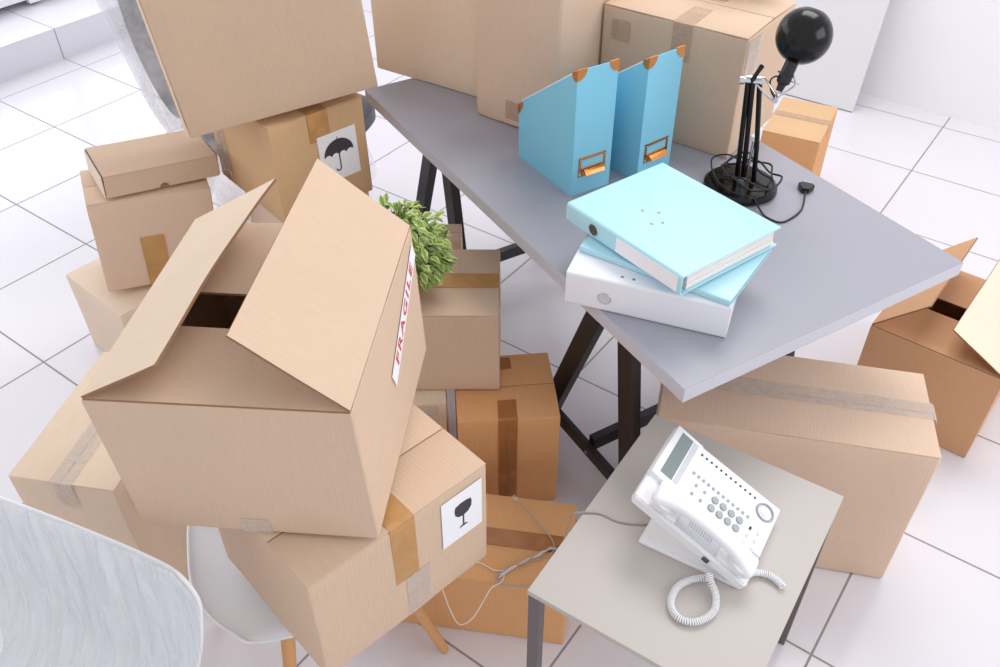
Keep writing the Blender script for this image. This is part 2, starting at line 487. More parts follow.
# 3. battered box on the floor, lower left
d = (.2309, .38, .4454)
b3 = carton('tall battered carton with clear tape and dented corners, standing on the floor at lower left', (2.6349, -1.5519, 0), (0, 0, .4586), d, 'kraft_worn', seam='y', wear=.004, seed=9, bev=.004)
link('tape', strip([((0, .1, d[2]), (0, 0, 1)), ((0, -.18, d[2]), (0, 0, 1)), ((0, -.1905, d[2]-.001), (0, -.8, .6)), ((0, -.1925, d[2]-.012), (0, -1, 0)), ((0, -.1925, .37), (0, -1, 0))], (1, 0, 0), .05), 'tape_clear', b3)
tape_patch(b3, d, 'R', -.15, -.09, .36, .43, 'tape_brown', out=.003)

# 4. large leaning box at the top, 5. umbrella box beneath it
d = (.4747, .32, .36)
b4 = carton('large plain carton balanced askew on the umbrella-sticker box', (2.3574, -.7374, .8134), (.0111, -.0912, 1.0416), d, 'kraft', seed=4)
link('side_strip', box(-.0062, 0, -.158, .158, .004, .352, .002), 'kraft_pale', b4, Matrix.Translation((-.2374, 0, 0)))
d = (.279, .36, .285)
ub = carton('tan taped carton with a white umbrella sticker, under the big askew box', (2.3345, -.6983, .5), (0, 0, R(77)), d, 'kraft_tan', seed=5)
st = link('umbrella_sticker', box(-.0585, .0585, -.07, .07, 0, .0004), 'paper', ub, face_m('N', d) @ Matrix.Translation((.048, .146, .0016)) @ Matrix.Rotation(R(1), 4, 'Z'))
glyph(st, [[(x*.098, y*.105) for x, y in p] for p in umbrella_polys()], Matrix.Translation((0, .002, .0005)))
link('tape', strip([((0, .1, d[2]), (0, 0, 1)), ((0, -.172, d[2]), (0, 0, 1)), ((0, -.1805, d[2]-.001), (0, -.8, .6)), ((0, -.1808, d[2]-.01), (0, -1, 0)), ((0, -.1805, .205), (0, -1, 0))], (1, 0, 0), .06), 'tape_tan', ub)
link('side_seam', box(.1-.001, .1+.001, .004, .281, 0, .0006), 'board_edge', ub, face_m('L', d) @ Matrix.Translation((-.23, 0, .0008)))
tape_patch(ub, d, 'L', -.16, -.10, .03, .2, 'tape_clear')
d = (.26, .25, .4995)
carton('carton on the floor carrying the umbrella-sticker box', (2.378, -.706, 0), (0, 0, R(77)), d, 'kraft_pale', seed=6)

# 6. small box and flat mailer on a pale box, left
d = (.3154, .1971, .2811)
b5 = carton('square-fronted carton with a short orange tape strip, under the flat mailer box', (2.0223, -1.0003, .2712), (0, 0, 1.0628), d, 'kraft_pink', seed=7)
b5.rotation_euler = (-.0019, .0796, 1.0628)
b5.location = (2.0522, -1.0162, .2814)
tape_patch(b5, d, 'N', -.046, .016, -.0+.002, .158, 'tape_tan')
tape_patch(b5, d, 'R', -.03, .03, .01, .28, 'tape_brown')
def mailer():
    dx, dy, dz = .3018, .1882, .0643
    t = thing('mailer_box', 'flat tuck-front mailer box with a thumb notch, lying on the taped square box', 'box', (2.0662, -.9630, .5650), (-.0121, .0900, 1.2094), 'closed cardboard boxes')
    b = box(-dx/2+.003, dx/2-.003, -dy/2+.004, dy/2, 0, dz-.003, .002)
    link('box_body', b, 'kraft_mailer', t)
    # lid: top panel plus front tuck panel with a half-round notch
    link('lid', box(-dx/2+.003, dx/2-.003, -dy/2, dy/2, dz-.003, dz, .0012), 'kraft_mailer', t)
    r = .0125; poly = [(-dx/2+.003, .002), (-r, .002)]
    poly += [(r*math.cos(a), .002+r*math.sin(a)) for a in [PI-PI*k/12 for k in range(1, 12)]]
    poly += [(r, .002), (dx/2-.003, .002), (dx/2-.003, dz-.0032), (-dx/2+.003, dz-.0032)]
    b = prism(poly, 0, .0034)
    link('tuck_panel', b, 'kraft_mailer', t, Matrix(((1, 0, 0, 0), (0, 0, -1, -dy/2+.0036), (0, 1, 0, 0), (0, 0, 0, 1))))
    link('thumb_notch', prism([(r*math.cos(2*PI*k/20), r*math.sin(2*PI*k/20)) if math.sin(2*PI*k/20) >= 0 else (r*math.cos(2*PI*k/20), 0) for k in range(20) if math.sin(2*PI*k/20) >= -1e-6], 0, .0004), 'board_edge', t,
         Matrix(((1, 0, 0, 0), (0, 0, -1, -dy/2+.0041), (0, 1, 0, .002), (0, 0, 0, 1))))
    for s in (-1, 1):   # double side walls with the slot beside them
        link('side_wall', box(*sorted((s*(dx/2-.0012), s*(dx/2+.002))), -dy/2+.006, dy/2-.002, 0, dz-.004, .001), 'kraft_pale', t)
        link('side_slot', box(*sorted((s*(dx/2-.0028), s*(dx/2-.0012))), -dy/2+.003, dy/2-.004, dz-.02, dz-.0005), 'ink', t)
mailer()
d = (.34, .30, .2686)
carton('pale open-grained carton on the floor at far left, under the taped square box', (2.0099, -1.0508, 0), (0, 0, 1.4905), d, 'kraft_pale', seam='y', seed=8, wear=.002)

# 7. column in the middle
d = (.30, .2586, .2337)
b8 = carton('carton with a tan-taped lid carrying the potted plant', (2.9953, -.8726, .3150), (0, 0, .619), d, 'kraft', seed=10, wear=.002)
link('tape', strip([((-.148, .002, d[2]), (0, 0, 1)), ((.148, .0, d[2]), (0, 0, 1)), ((.1505, 0, d[2]-.004), (1, 0, 0)), ((.1505, 0, d[2]-.05), (1, 0, 0))], (0, 1, 0), .055), 'tape_tan', b8)
link('tape_crease', box(-.14, -.03, -.003, .001, 0, .0004), 'board_edge', b8, Matrix.Translation((0, 0, d[2]+.0014)) @ Matrix.Rotation(.02, 4, 'Z'))
d = (.243, .2258, .3124)
b10 = carton('orange-brown carton with a vertical tape strip, on the floor beside the desk trestle', (3.1930, -.8700, .0), (0, 0, .723), d, 'kraft_orange', seed=11, wear=.002)
link('tape', strip([((0, -.048, d[2]), (0, 0, 1)), ((-.003, -.108, d[2]), (0, 0, 1)), ((-.003, -.1132, d[2]-.002), (0, -.8, .6)), ((-.003, -.1138, d[2]-.01), (0, -1, 0)), ((-.004, -.1134, .02), (0, -1, 0))], (1, 0, 0), .045), 'tape_brown', b10)
tape_patch(b10, d, 'T', -.004, .022, .06, .10, 'tape_brown')
tape_patch(b10, d, 'N', -.0045, -.0015, .006, .30, 'board_edge', 'side_seam', .0022)
d = (.34, .26, .3115)
b15 = carton('small pale carton half hidden under the plant box, its corner beside a dark gap', (2.900, -1.011, 0), (0, 0, R(41)), d, 'kraft_worn', seed=12, wear=.003)
tape_patch(b15, d, 'N', .10, .15, .24, .305, 'tape_clear')
d = (.10, .08, .50)
carton('narrow upright carton behind the plant, hiding the foot of the rear trestle', (2.832, -.652, 0), (0, 0, R(36)), d, 'kraft_pink', seed=13)
d = (.42, .2323, .205)
b11 = carton('low orange-brown carton with tape along its lid and a cable lying on it', (3.355, -1.195, 0), (0, 0, .4746), d, 'kraft_orange', seed=14, wear=.002)
link('tape', strip([((-.208, 0, d[2]), (0, 0, 1)), ((.208, 0, d[2]), (0, 0, 1)), ((.2105, 0, d[2]-.004), (1, 0, 0)), ((.2105, 0, d[2]-.05), (1, 0, 0))], (0, 1, 0), .045), 'tape_brown', b11)

# 8. right hand side
d = (.575, .2571, .4352)
b12 = carton('long light carton with a taped top, on the floor behind the greige table', (3.8015, -.6175, 0), (0, 0, .4174), d, 'kraft_pink', seed=15, wear=.003, bev=.006)
link('tape', strip([((-.29, .006, d[2]), (0, 0, 1)), ((.29, .006, d[2]), (0, 0, 1)), ((.294, .006, d[2]-.004), (1, 0, 0)), ((.2955, .006, d[2]-.06), (1, 0, 0))], (0, 1, 0), .05), 'tape_clear', b12)
b13 = open_carton('brown carton standing open on the floor at the right edge', (4.0156, .1001, 0), (0, 0, -.0583), (.3388, .4, .2875), 'kraft_brown',
                  {'N': (.17, -2, None, 0), 'F': (.17, 0, None, 0), 'L': (.16, 46, .168, 0), 'R': (.17, 28, None, 0)}, seed=21, pale={'R': 'kraft_pale'})
d = (.2048, .3047, .3)
b14 = carton('small orange-fronted carton on the floor behind the desk, beside the white cabinet', (3.242, .9143, 0), (0, 0, .1456), d, 'kraft_orange', seed=16, top_mat='kraft_tan')
link('tape', strip([((-.1, .01, d[2]), (0, 0, 1)), ((.1, .01, d[2]), (0, 0, 1)), ((.103, .01, d[2]-.004), (1, 0, 0)), ((.1035, .01, d[2]-.05), (1, 0, 0))], (0, 1, 0), .04), 'tape_pale', b14)

# 9. boxes on the desk
DZ = .7302
carton('pale carton at the far left end of the grey desk', (2.5618, -.2145, DZ), (0, 0, .0476), (.4, .28, .36), 'kraft_pale', seed=17)
d = (.258, .27, .42)
bd = carton('tall upright carton on the desk behind the magazine files, between two others', (2.9111, -.2942, DZ), (0, 0, -.0305), d, 'kraft_pink', seed=18, wear=.003, bev=.008)
tape_patch(bd, d, 'N', -.03, .03, .02, .07, 'tape_pale')
d = (.372, .2741, .2999)
b3d = carton('wide carton with lifted top flap on the desk behind the black lamp', (3.2346, -.124, DZ), (0, 0, -.0086), d, 'kraft_smooth', seed=19, wear=.002, lift=.035)
link('tape', strip([((.027, .1, d[2]+.004), (0, 0, 1)), ((.027, -.13, d[2]+.001), (0, 0, 1)), ((.027, -.1378, d[2]-.002), (0, -.8, .6)), ((.027, -.1382, d[2]-.01), (0, -1, 0)), ((.027, -.138, .21), (0, -1, 0))], (1, 0, 0), .05), 'tape_pale', b3d)
tape_patch(b3d, d, 'N', -.16, -.11, .22, .27, 'tape_pale')
tape_patch(b3d, d, 'R', -.13, -.06, .2, .29, 'tape_clear')

# ------------------------------------------------------------------ desk on two trestles
DC = Vector((3.2175, -.4285, 0)); DA = 1.1607
L_, W_ = 1.383, .735
dt = link('desk', box(-W_/2, W_/2, -L_/2, L_/2, .698, .73, .0012, 2), ['desk', 'desk_edge'], mtx=Matrix.Translation(DC) @ Matrix.Rotation(DA, 4, 'Z'))
for p in dt.data.polygons:
    if abs(p.normal.z) < .6: p.material_index = 1
tag(dt, 'grey rectangular desk top lying on two black trestles', 'desk')
def trestle():
    t = thing('desk_trestle', '', 'trestle', group='black trestles under the desk')
    yA, yB = .036, 0; fA, fB = .297, -.11; zt = .652
    def leg(a, y0, y1):
        b = bmesh.new()
        w, h = .027, .013
        vs = []
        for (y, z) in ((y0, zt), (y1, 0.0)):
            for sx, sy in ((-1, -1), (1, -1), (1, 1), (-1, 1)):
                vs.append(b.verts.new((a+sx*h, y+sy*w, z)))
        b.faces.new(vs[:4]); b.faces.new(vs[4:][::-1])
        for k in range(4): b.faces.new((vs[k], vs[4+k], vs[4+(k+1) % 4], vs[(k+1) % 4]))
        bmesh.ops.recalc_face_normals(b, faces=b.faces[:])
        bmesh.ops.bevel(b, geom=b.edges[:], offset=.0015, segments=1, affect='EDGES')
        link('leg', b, 'black_metal', t)
    for a in (0, .48):
        leg(a, yA+.012, fA); leg(a, yB-.012, fB)
        yl = lambda y0, y1, z: y0+(y1-y0)*(1-z/zt)
        link('side_rail', box(a-.009, a+.009, yl(yB, fB, .1)-.01, yl(yA, fA, .1)+.01, .082, .118, .0015), 'black_metal', t)
        bo = lathe([(0, 0), (.005, 0), (.005, .003), (0, .004)], 10, mtx=Matrix.Translation((a-.009, .075, .1)) @ Matrix.Rotation(-PI/2, 4, 'Y'))
        link('bolt', bo, 'chrome', t)
    link('top_beam', box(-.03, .51, -.03, .066, zt, .6978, .003), 'black_metal', t)
    link('cross_rail', box(.01, .47, .070, .094, .098, .136, .0015), 'black_metal', t)
    return t
DN = Vector((3.70256, -1.03678, 0)); ex = Vector((math.cos(DA), math.sin(DA), 0)); ey = Vector((-math.sin(DA), math.cos(DA), 0))
def copy_tree(o, parent=None):
    c = o.copy(); COL.objects.link(c)
    if parent: c.parent = parent
    for ch in list(o.children): copy_tree(ch, c)
    return c
tr = trestle(); tr2 = copy_tree(tr)
for o, b, l in ((tr, .332, 'black metal trestle under the near end of the desk, beside the orange-brown box'), (tr2, 1.165, 'black metal trestle under the far end of the desk, behind the potted plant')):
    o.location = DN+ex*.128+ey*b; o.rotation_euler = (0, 0, DA); o['label'] = l

# ------------------------------------------------------------------ side table
t = thing('side_table', 'small greige side table with dark metal legs, carrying the telephone', 'table', (3.8106, -1.1492, 0), (0, 0, .047))
tw, td = .3885, .4948
link('table_top', box(-tw/2, tw/2, -td/2, td/2, .488, .5, .0012), 'table', t)
for sx in (-1, 1):
    for sy in (-1, 1):
        cx, cy = sx*(tw/2-.0125), sy*(td/2-.0125)
        link('leg', box(cx-.011, cx+.011, cy-.011, cy+.011, 0, .4878, .0015), 'table_metal', t)
for s in (-1, 1):
    link('apron_rail', box(s*(tw/2-.0125)-.008, s*(tw/2-.0125)+.008, -td/2+.024, td/2-.024, .468, .4878, .001), 'table_metal', t)

# ------------------------------------------------------------------ telephone
def telephone():
    t = thing('telephone', 'white office desk telephone with small screen and curly cord, on the side table', 'telephone', (3.9115, -1.1055, .5002), (0, 0, R(95)))
    # local: x right, y towards the display, base point = middle of the bottom edge; body tilted about x
    W, H = .182, .238; th = R(25.7)
    T = Matrix.Translation((0, 0, .0)) @ Matrix.Rotation(th, 4, 'X')
    b = bmesh.new()
    # wedge-shaped main body, upper plate
    pts = [(-W/2, .004), (-W/2+.004, 0), (W/2-.006, 0), (W/2, .006), (W/2, H-.01), (W/2-.004, H), (-W/2+.004, H), (-W/2, H-.006)]
    prism(pts, -.004+.004, .022, b)
    bmesh.ops.bevel(b, geom=[e for e in b.edges if e.calc_face_angle(0) > .9], offset=.003, segments=2, affect='EDGES')
    body = link('phone_body', b, 'phone_white', t, T, smooth=40)
    # raised keypad deck (right part) and lowered cradle (left part)
    kx0 = -.026
    deck = box(kx0, W/2-.001, .002, .186, .0215, .0275, .002)
    link('keypad_deck', deck, 'phone_white', t, T, smooth=40)
    # display block, tilted up
    Dm = T @ Matrix.Translation((0, .180, .008)) @ Matrix.Rotation(R(4), 4, 'X')
    disp = link('display_housing', box(-.034, W/2, 0, .060, 0, .022, .003), 'phone_white', t, Dm, smooth=40)
    link('screen', box(-.022, .082, .022, .047, .0219, .0226), 'lcd', disp)
    link('soft_key_strip', box(-.022, .082, .009, .019, .0219, .0227), 'phone_shade', disp)
    z = .0275
    dk = lambda n, x0, x1, y0, y1, m, h=.0006: link(n, box(x0, x1, y0, y1, z-.0001, z+h), m, t, T)
    dk('memo_card', .038, .063, .052, .172, 'cream', .0004)
    protos = {}
    def key(kind, x, y, rx, ry, h, mat):
        if kind not in protos:
            b = lathe([(0, h), (1*.85, h), (1, h*.4), (1, 0), (0, 0)], 18)
            for v in b.verts: v.co.x *= rx; v.co.y *= ry
            o = link(kind, b, mat, t, smooth=40); protos[kind] = o
        else:
            o = protos[kind].copy(); COL.objects.link(o)
        o.parent = t; o.matrix_local = T @ Matrix.Translation((x, y, z)); return o
    for k in range(12):
        key('lamp_key', .0735, .174-.0109*k, .0024, .0024, .0012, 'phone_dark')
        key('line_key', .0275, .171-.0109*k, .0036, .0030, .0016, 'phone_key')
    for k in range(4):
        for j in range(2):
            key('number_key', .0088-.0195*j, .1155-.018*k, .0078, .0072, .003, 'phone_key')
    for k in range(4):
        key('function_key', .0085-.021*(k//2), .157-.019*(k % 2), .0040, .0030, .0014, 'phone_key')
    # ring navigation key
    b = bmesh.new()
    tube([(.0165*math.cos(a), .0165*math.sin(a), .0018) for a in [2*PI*k/28 for k in range(28)]], .0022, 6, b, closed=True)
    link('navigation_ring', b, 'phone_key', t, T @ Matrix.Translation((.0605, .0265, z-.0004)) , smooth=60)
    link('navigation_button', lathe([(0, .0022), (.0085, .002), (.0095, 0), (0, 0)], 20), 'phone_white', t, T @ Matrix.Translation((.0605, .0265, z)), smooth=60)
    for k in range(6):
        x = .0105-.0185*(k % 3); y = .0385-.0165*(k//3)
        link('feature_key', box(x-.004, x+.004, y-.0025, y+.0025, z-.0001, z+.0008, .0004, 1), 'phone_shade' if k else 'phone_dark', t, T)
    # cradle hollow with speaker grille
    link('cradle_well', box(-W/2+.006, kx0-.004, .03, .2, .0218, .0232, .0006), 'phone_shade', t, T)
    for k in range(10):
        y = .088+.005*k
        link('speaker_slot', box(-.068, -.036, y, y+.0016, .0230, .0240), 'phone_key', t, T)
    for y0, y1 in ((.022, .07), (.158, .212)):
        link('cradle_rest', box(-W/2+.004, kx0-.002, y0, y1, .0218, .031, .003), 'phone_white', t, T, smooth=40)
    # wedge stand under the body
    b = bmesh.new()
    prof = [(.012, 0), (.19, 0), (.19, .012), (.178, .073), (.168, .073), (.05, .0205)]
    m = Matrix(((0, 0, 1, 0), (1, 0, 0, 0), (0, 1, 0, 0), (0, 0, 0, 1)))
    prism(prof, -W/2+.012, W/2-.03, b, m)
    link('stand', b, 'phone_white', t, Matrix.Translation((0, -.008, 0)))
    link('stand_foot', box(-W/2+.002, W/2-.03, .0, .187, 0, .008, .002), 'phone_white', t)
    # handset lies in the cradle
    hx = -.068
    pth = [(hx, .008, .036), (hx, .03, .045), (hx, .06, .056), (hx, .11, .061), (hx, .16, .058), (hx, .19, .048), (hx, .213, .036)]
    pth = smooth_path(pth, 5); n = len(pth); b = bmesh.new(); rings = []
    for i, p in enumerate(pth):
        f = i/(n-1); e = abs(f-.5)*2
        w = .0165+.010*(e**3); h = .0105+.004*(e**3)
        if i in (0, n-1): w *= .62; h *= .5
        if i in (1, n-2): w *= .9; h *= .85
        tn = (pth[min(i+1, n-1)]-pth[max(i-1, 0)]).normalized(); nx = Vector((1, 0, 0)); nz = nx.cross(tn)
        ring = []
        for k in range(16):
            a = 2*PI*k/16; c, s = math.cos(a), math.sin(a)
            c = math.copysign(abs(c)**.7, c); s = math.copysign(abs(s)**.7, s)
            ring.append(b.verts.new(p+nx*w*c+nz*h*s))
        rings.append(ring)
    for A, B in zip(rings, rings[1:]):
        for k in range(16): b.faces.new((A[k], A[(k+1) % 16], B[(k+1) % 16], B[k]))
    b.faces.new(rings[0][::-1]); b.faces.new(rings[-1])
    for yy in (.03, .192):
        lathe([(0, 0), (.021, 0), (.024, .004), (.0235, .018), (0, .02)], 20, b, Matrix.Translation((hx, yy, .0255)))
    bmesh.ops.recalc_face_normals(b, faces=b.faces[:])
    hs = link('handset', b, 'phone_white', t, T, smooth=60)
    link('cord_socket', box(-.004, .004, -.006, .006, -.004, .004, .001), 'phone_dark', t, T @ Matrix.Translation((-W/2, .078, .010)))
    return t
ph = telephone()

def coil(path, r_coil, r_wire, pitch, turns_seg=10):
    """helix along a smooth path"""
    P = smooth_path(path, 10); L = [0]
    for a, b in zip(P, P[1:]): L.append(L[-1]+(b-a).length)
    total = L[-1]; n = int(total/pitch*turns_seg); out = []
    up = Vector((0, 0, 1)); j = 0
    for i in range(n+1):
        s = total*i/n
        while j < len(L)-2 and L[j+1] < s: j += 1
        f = (s-L[j])/max(1e-9, L[j+1]-L[j]); p = P[j].lerp(P[j+1], f); t = (P[j+1]-P[j]).normalized()
        u = (up-t*up.dot(t)).normalized(); w = t.cross(u); a = 2*PI*s/pitch
        out.append(p+(u*math.cos(a)+w*math.sin(a))*r_coil)
    return tube(out, r_wire, 6)
zc = .5075
def W2(pts, z): return [(x, y, z) for x, y in pts]
inv = (Matrix.Translation(ph.location) @ Euler(ph.rotation_euler).to_matrix().to_4x4()).inverted()
loop = [(3.868, -1.214, .530), (3.877, -1.222, .520), (3.893, -1.232, .5090)] + W2([(3.903, -1.263), (3.888, -1.296), (3.862, -1.306), (3.839, -1.290), (3.833, -1.256), (3.846, -1.228)], zc)+[(3.862, -1.214, .510), (3.874, -1.205, .5075)]
loop = [inv @ Vector(p) for p in loop]
link('curly_cord', coil(loop, .0052, .0014, .0038), 'phone_white', ph, smooth=180)
tail = [inv @ Vector(p) for p in [(3.915, -1.172, .518), (3.930, -1.150, .5085), (3.95, -1.142, zc), (3.966, -1.144, zc), (3.978, -1.150, zc)]]
link('curly_cord', coil(tail, .0052, .0014, .0038), 'phone_white', ph, smooth=180)

# line cable running across the table, over its edge and into a coil on the low box
cab = [(3.728, -1.166, .5025), (3.702, -1.183, .502), (3.677, -1.193, .502), (3.646, -1.196, .502), (3.625, -1.208, .5022), (3.606, -1.222, .500), (3.598, -1.226, .47), (3.585, -1.23, .35), (3.56, -1.235, .24), (3.53, -1.24, .211)]
tag(link('telephone_cable', tube(smooth_path(cab, 6), .0016, 6), 'grey_cable', smooth=180), 'thin grey cable running from the telephone over the edge of the side table', 'cable')
zb = .2085
def knot():
    t = thing('coiled_cable', 'bundled grey cable with a clear plug lying on the low orange-brown box', 'cable', (3.47, -1.17, .2065))
    o0 = Vector(t.location)
    rel = lambda pts: [Vector(p)-o0 for p in pts]
    plugw = [(3.377, -1.077, .222), (3.405, -1.083, .222), (3.44, -1.096, .218), (3.475, -1.105, .212), (3.50, -1.115, zb), (3.515, -1.135, zb), (3.505, -1.165, zb), (3.485, -1.19, zb), (3.462, -1.23, zb), (3.455, -1.26, zb), (3.472, -1.270, zb), (3.516, -1.243, zb), (3.54, -1.225, zb)]
    link('cable', tube(smooth_path(rel(plugw), 8), .0017, 6), 'grey_cable', t, smooth=180)
    for k in range(4):
        o = (k-1.5)*.0035
        pts = [(3.458, -1.255+o, zb+.001*k), (3.468, -1.225+o, zb+.002+.001*k), (3.482, -1.195-o, zb+.003), (3.497, -1.16+o, zb+.003+.0008*k), (3.512+o, -1.13, zb+.001*k), (3.53, -1.125+o*2, zb)]
        link('cable', tube(smooth_path(rel(pts), 8), .0015, 6), 'grey_cable' if k % 2 else 'white_cable', t, smooth=180)
    link('clear_plug', box(-.009, .006, -.005, .005, -.003, .003, .001), 'tape_clear', t, Matrix.Translation(Vector((3.372, -1.076, .222))-o0) @ Matrix.Rotation(-.2, 4, 'Z'))
knot()
hang = [(3.385, -1.262, .2088), (3.41, -1.252, .2088), (3.44, -1.25, .2088), (3.458, -1.240, .2088), (3.470, -1.262, .2095), (3.462, -1.288, .2105), (3.462, -1.312, .200), (3.455, -1.345, .165), (3.43, -1.360, .135), (3.40, -1.352, .15), (3.375, -1.343, .19), (3.355, -1.335, .222), (3.345, -1.315, .235)]
tag(link('white_cable', tube(smooth_path(hang, 6), .0012, 6), 'white_cable', smooth=180), 'thin white cable hanging in a loop in front of the low orange-brown box', 'cable')

# ------------------------------------------------------------------ magazine files
def magazine_file():
    W, Dp, H, hl, th = .107, .222, .301, .134, .0025
    t = thing('magazine_file', '', 'magazine file', group='blue magazine files on the desk')
    # side profile: front = -y (full height), back = +y (low)
    side = [(-Dp/2, 0), (Dp/2, 0), (Dp/2, hl), (Dp/2-.012, hl+.016), (-Dp/2, H)]
    mX = lambda x: Matrix(((0, 0, 1, x), (1, 0, 0, 0), (0, 1, 0, 0), (0, 0, 0, 1)))
    link('side_panel', prism(side, 0, th), 'file_blue', t, mX(-W/2)); link('side_panel', prism(side, -th, 0), 'file_blue', t, mX(W/2))
    link('front_panel', box(-W/2+th, W/2-th, -Dp/2, -Dp/2+th, 0, H), 'file_blue', t)
    link('back_panel', box(-W/2+th, W/2-th, Dp/2-th, Dp/2, 0, hl), 'file_blue', t)
    link('bottom_panel', box(-W/2+th, W/2-th, -Dp/2+th, Dp/2-th, 0, th), 'file_inside', t)
    # paper edge trim on the slanted rims
    for s in (-1, 1):
        x = s*(W/2-th/2)
        link('rim', tube([(x, -Dp/2+.002, H), (x, Dp/2-.012, hl+.0165)], .0015, 6), 'binder_white', t)
    # copper corner guards: triangular plates wrapped on the corner, at each upper corner
    c = .024
    for s in (-1, 1):
        b = bmesh.new()
        arc = [(0, 0)]+[(-c*math.cos(a), -c*math.sin(a)) for a in [PI/2*k/8 for k in range(9)]]
        # front face plate (in x-z plane)
        poly = [(s*(W/2)+s*p[0]*1.0, H+.001+p[1]) for p in arc]
        prism(poly, 0, .0012, b, Matrix(((1, 0, 0, 0), (0, 0, -1, -Dp/2), (0, 1, 0, 0), (0, 0, 0, 1))))
        # side plate (in y-z plane)
        prism([(-Dp/2-.0012-p[0]*.8, H+.001+p[1]+p[0]*.38) for p in arc], 0, .0012, b, Matrix(((0, 0, s, s*W/2), (1, 0, 0, 0), (0, 1, 0, 0), (0, 0, 0, 1))))
        box(*sorted((s*(W/2-c), s*(W/2+.0012))), -Dp/2-.0012, -Dp/2+.004, H, H+.0018, 0, 1, b)
        link('corner_guard', b, 'copper', t)
        b = bmesh.new()
        prism([(Dp/2+.0012+p[0]*.8, hl+.004+p[1]-p[0]*.5) for p in arc], 0, .0012, b, Matrix(((0, 0, s, s*W/2), (1, 0, 0, 0), (0, 1, 0, 0), (0, 0, 0, 1))))
        box(*sorted((s*(W/2-.018), s*(W/2+.0012))), Dp/2-.004, Dp/2+.0012, hl-.018, hl+.002, 0, 1, b)
        link('corner_guard', b, 'copper', t)
    # label holder with finger pull
    h = thing('label_holder', '', ''); del h['label'], h['category']
    D.objects.remove(h)
    b = bmesh.new()
    w, hh, f = .037, .024, .006
    y0, y1 = -Dp/2-.0022, -Dp/2-.0002
    zc = .069
    box(-w, w, y0, y1, zc+hh-f, zc+hh, .0004, 1, b); box(-w, w, y0, y1, zc-hh*.35, zc-hh*.35+f, .0004, 1, b)
    box(-w, -w+f, y0, y1, zc-hh, zc+hh, .0004, 1, b); box(w-f, w, y0, y1, zc-hh, zc+hh, .0004, 1, b)
    # pull: quarter-round scoop
    pr_ = [(0, 0), (-.004, .002), (-.010, -.001), (-.014, -.008), (-.012, -.0085), (-.008, -.003), (-.002, -.002), (0, -.004)]
    prism(pr_, -w*.72, w*.72, b, Matrix(((0, 0, 1, 0), (1, 0, 0, y0), (0, 1, 0, zc-hh*.30), (0, 0, 0, 1))))
    box(-w*.75, w*.75, y0, y1, zc-hh, zc-hh*.3, .0004, 1, b)
    lh = link('label_holder', b, 'copper', t)
    link('label_card', box(-w+f, w-f, y1-.0004, y1, zc-hh*.3, zc+hh-f), 'file_blue', lh)
    for sx in (-1, 1):
        for sz in (-.75, .8):
            link('rivet', lathe([(0, .0012), (.0016, .0008), (.002, 0), (0, 0)], 10), 'chrome', lh, Matrix.Translation((sx*(w-f/2), y0, zc+hh*sz)) @ Matrix.Rotation(PI/2, 4, 'X'))
    return t
m1 = magazine_file(); m2 = copy_tree(m1)
m1.location = (3.1215, -.5349, DZ); m1.rotation_euler = (0, 0, 1.187); m1['label'] = 'light blue magazine file with copper corners, the nearer and left one of the pair'
m2.location = (3.2030, -.4035, DZ); m2.rotation_euler = (0, 0, R(74)); m2['label'] = 'light blue magazine file with copper corners, the right one close to the lamp'

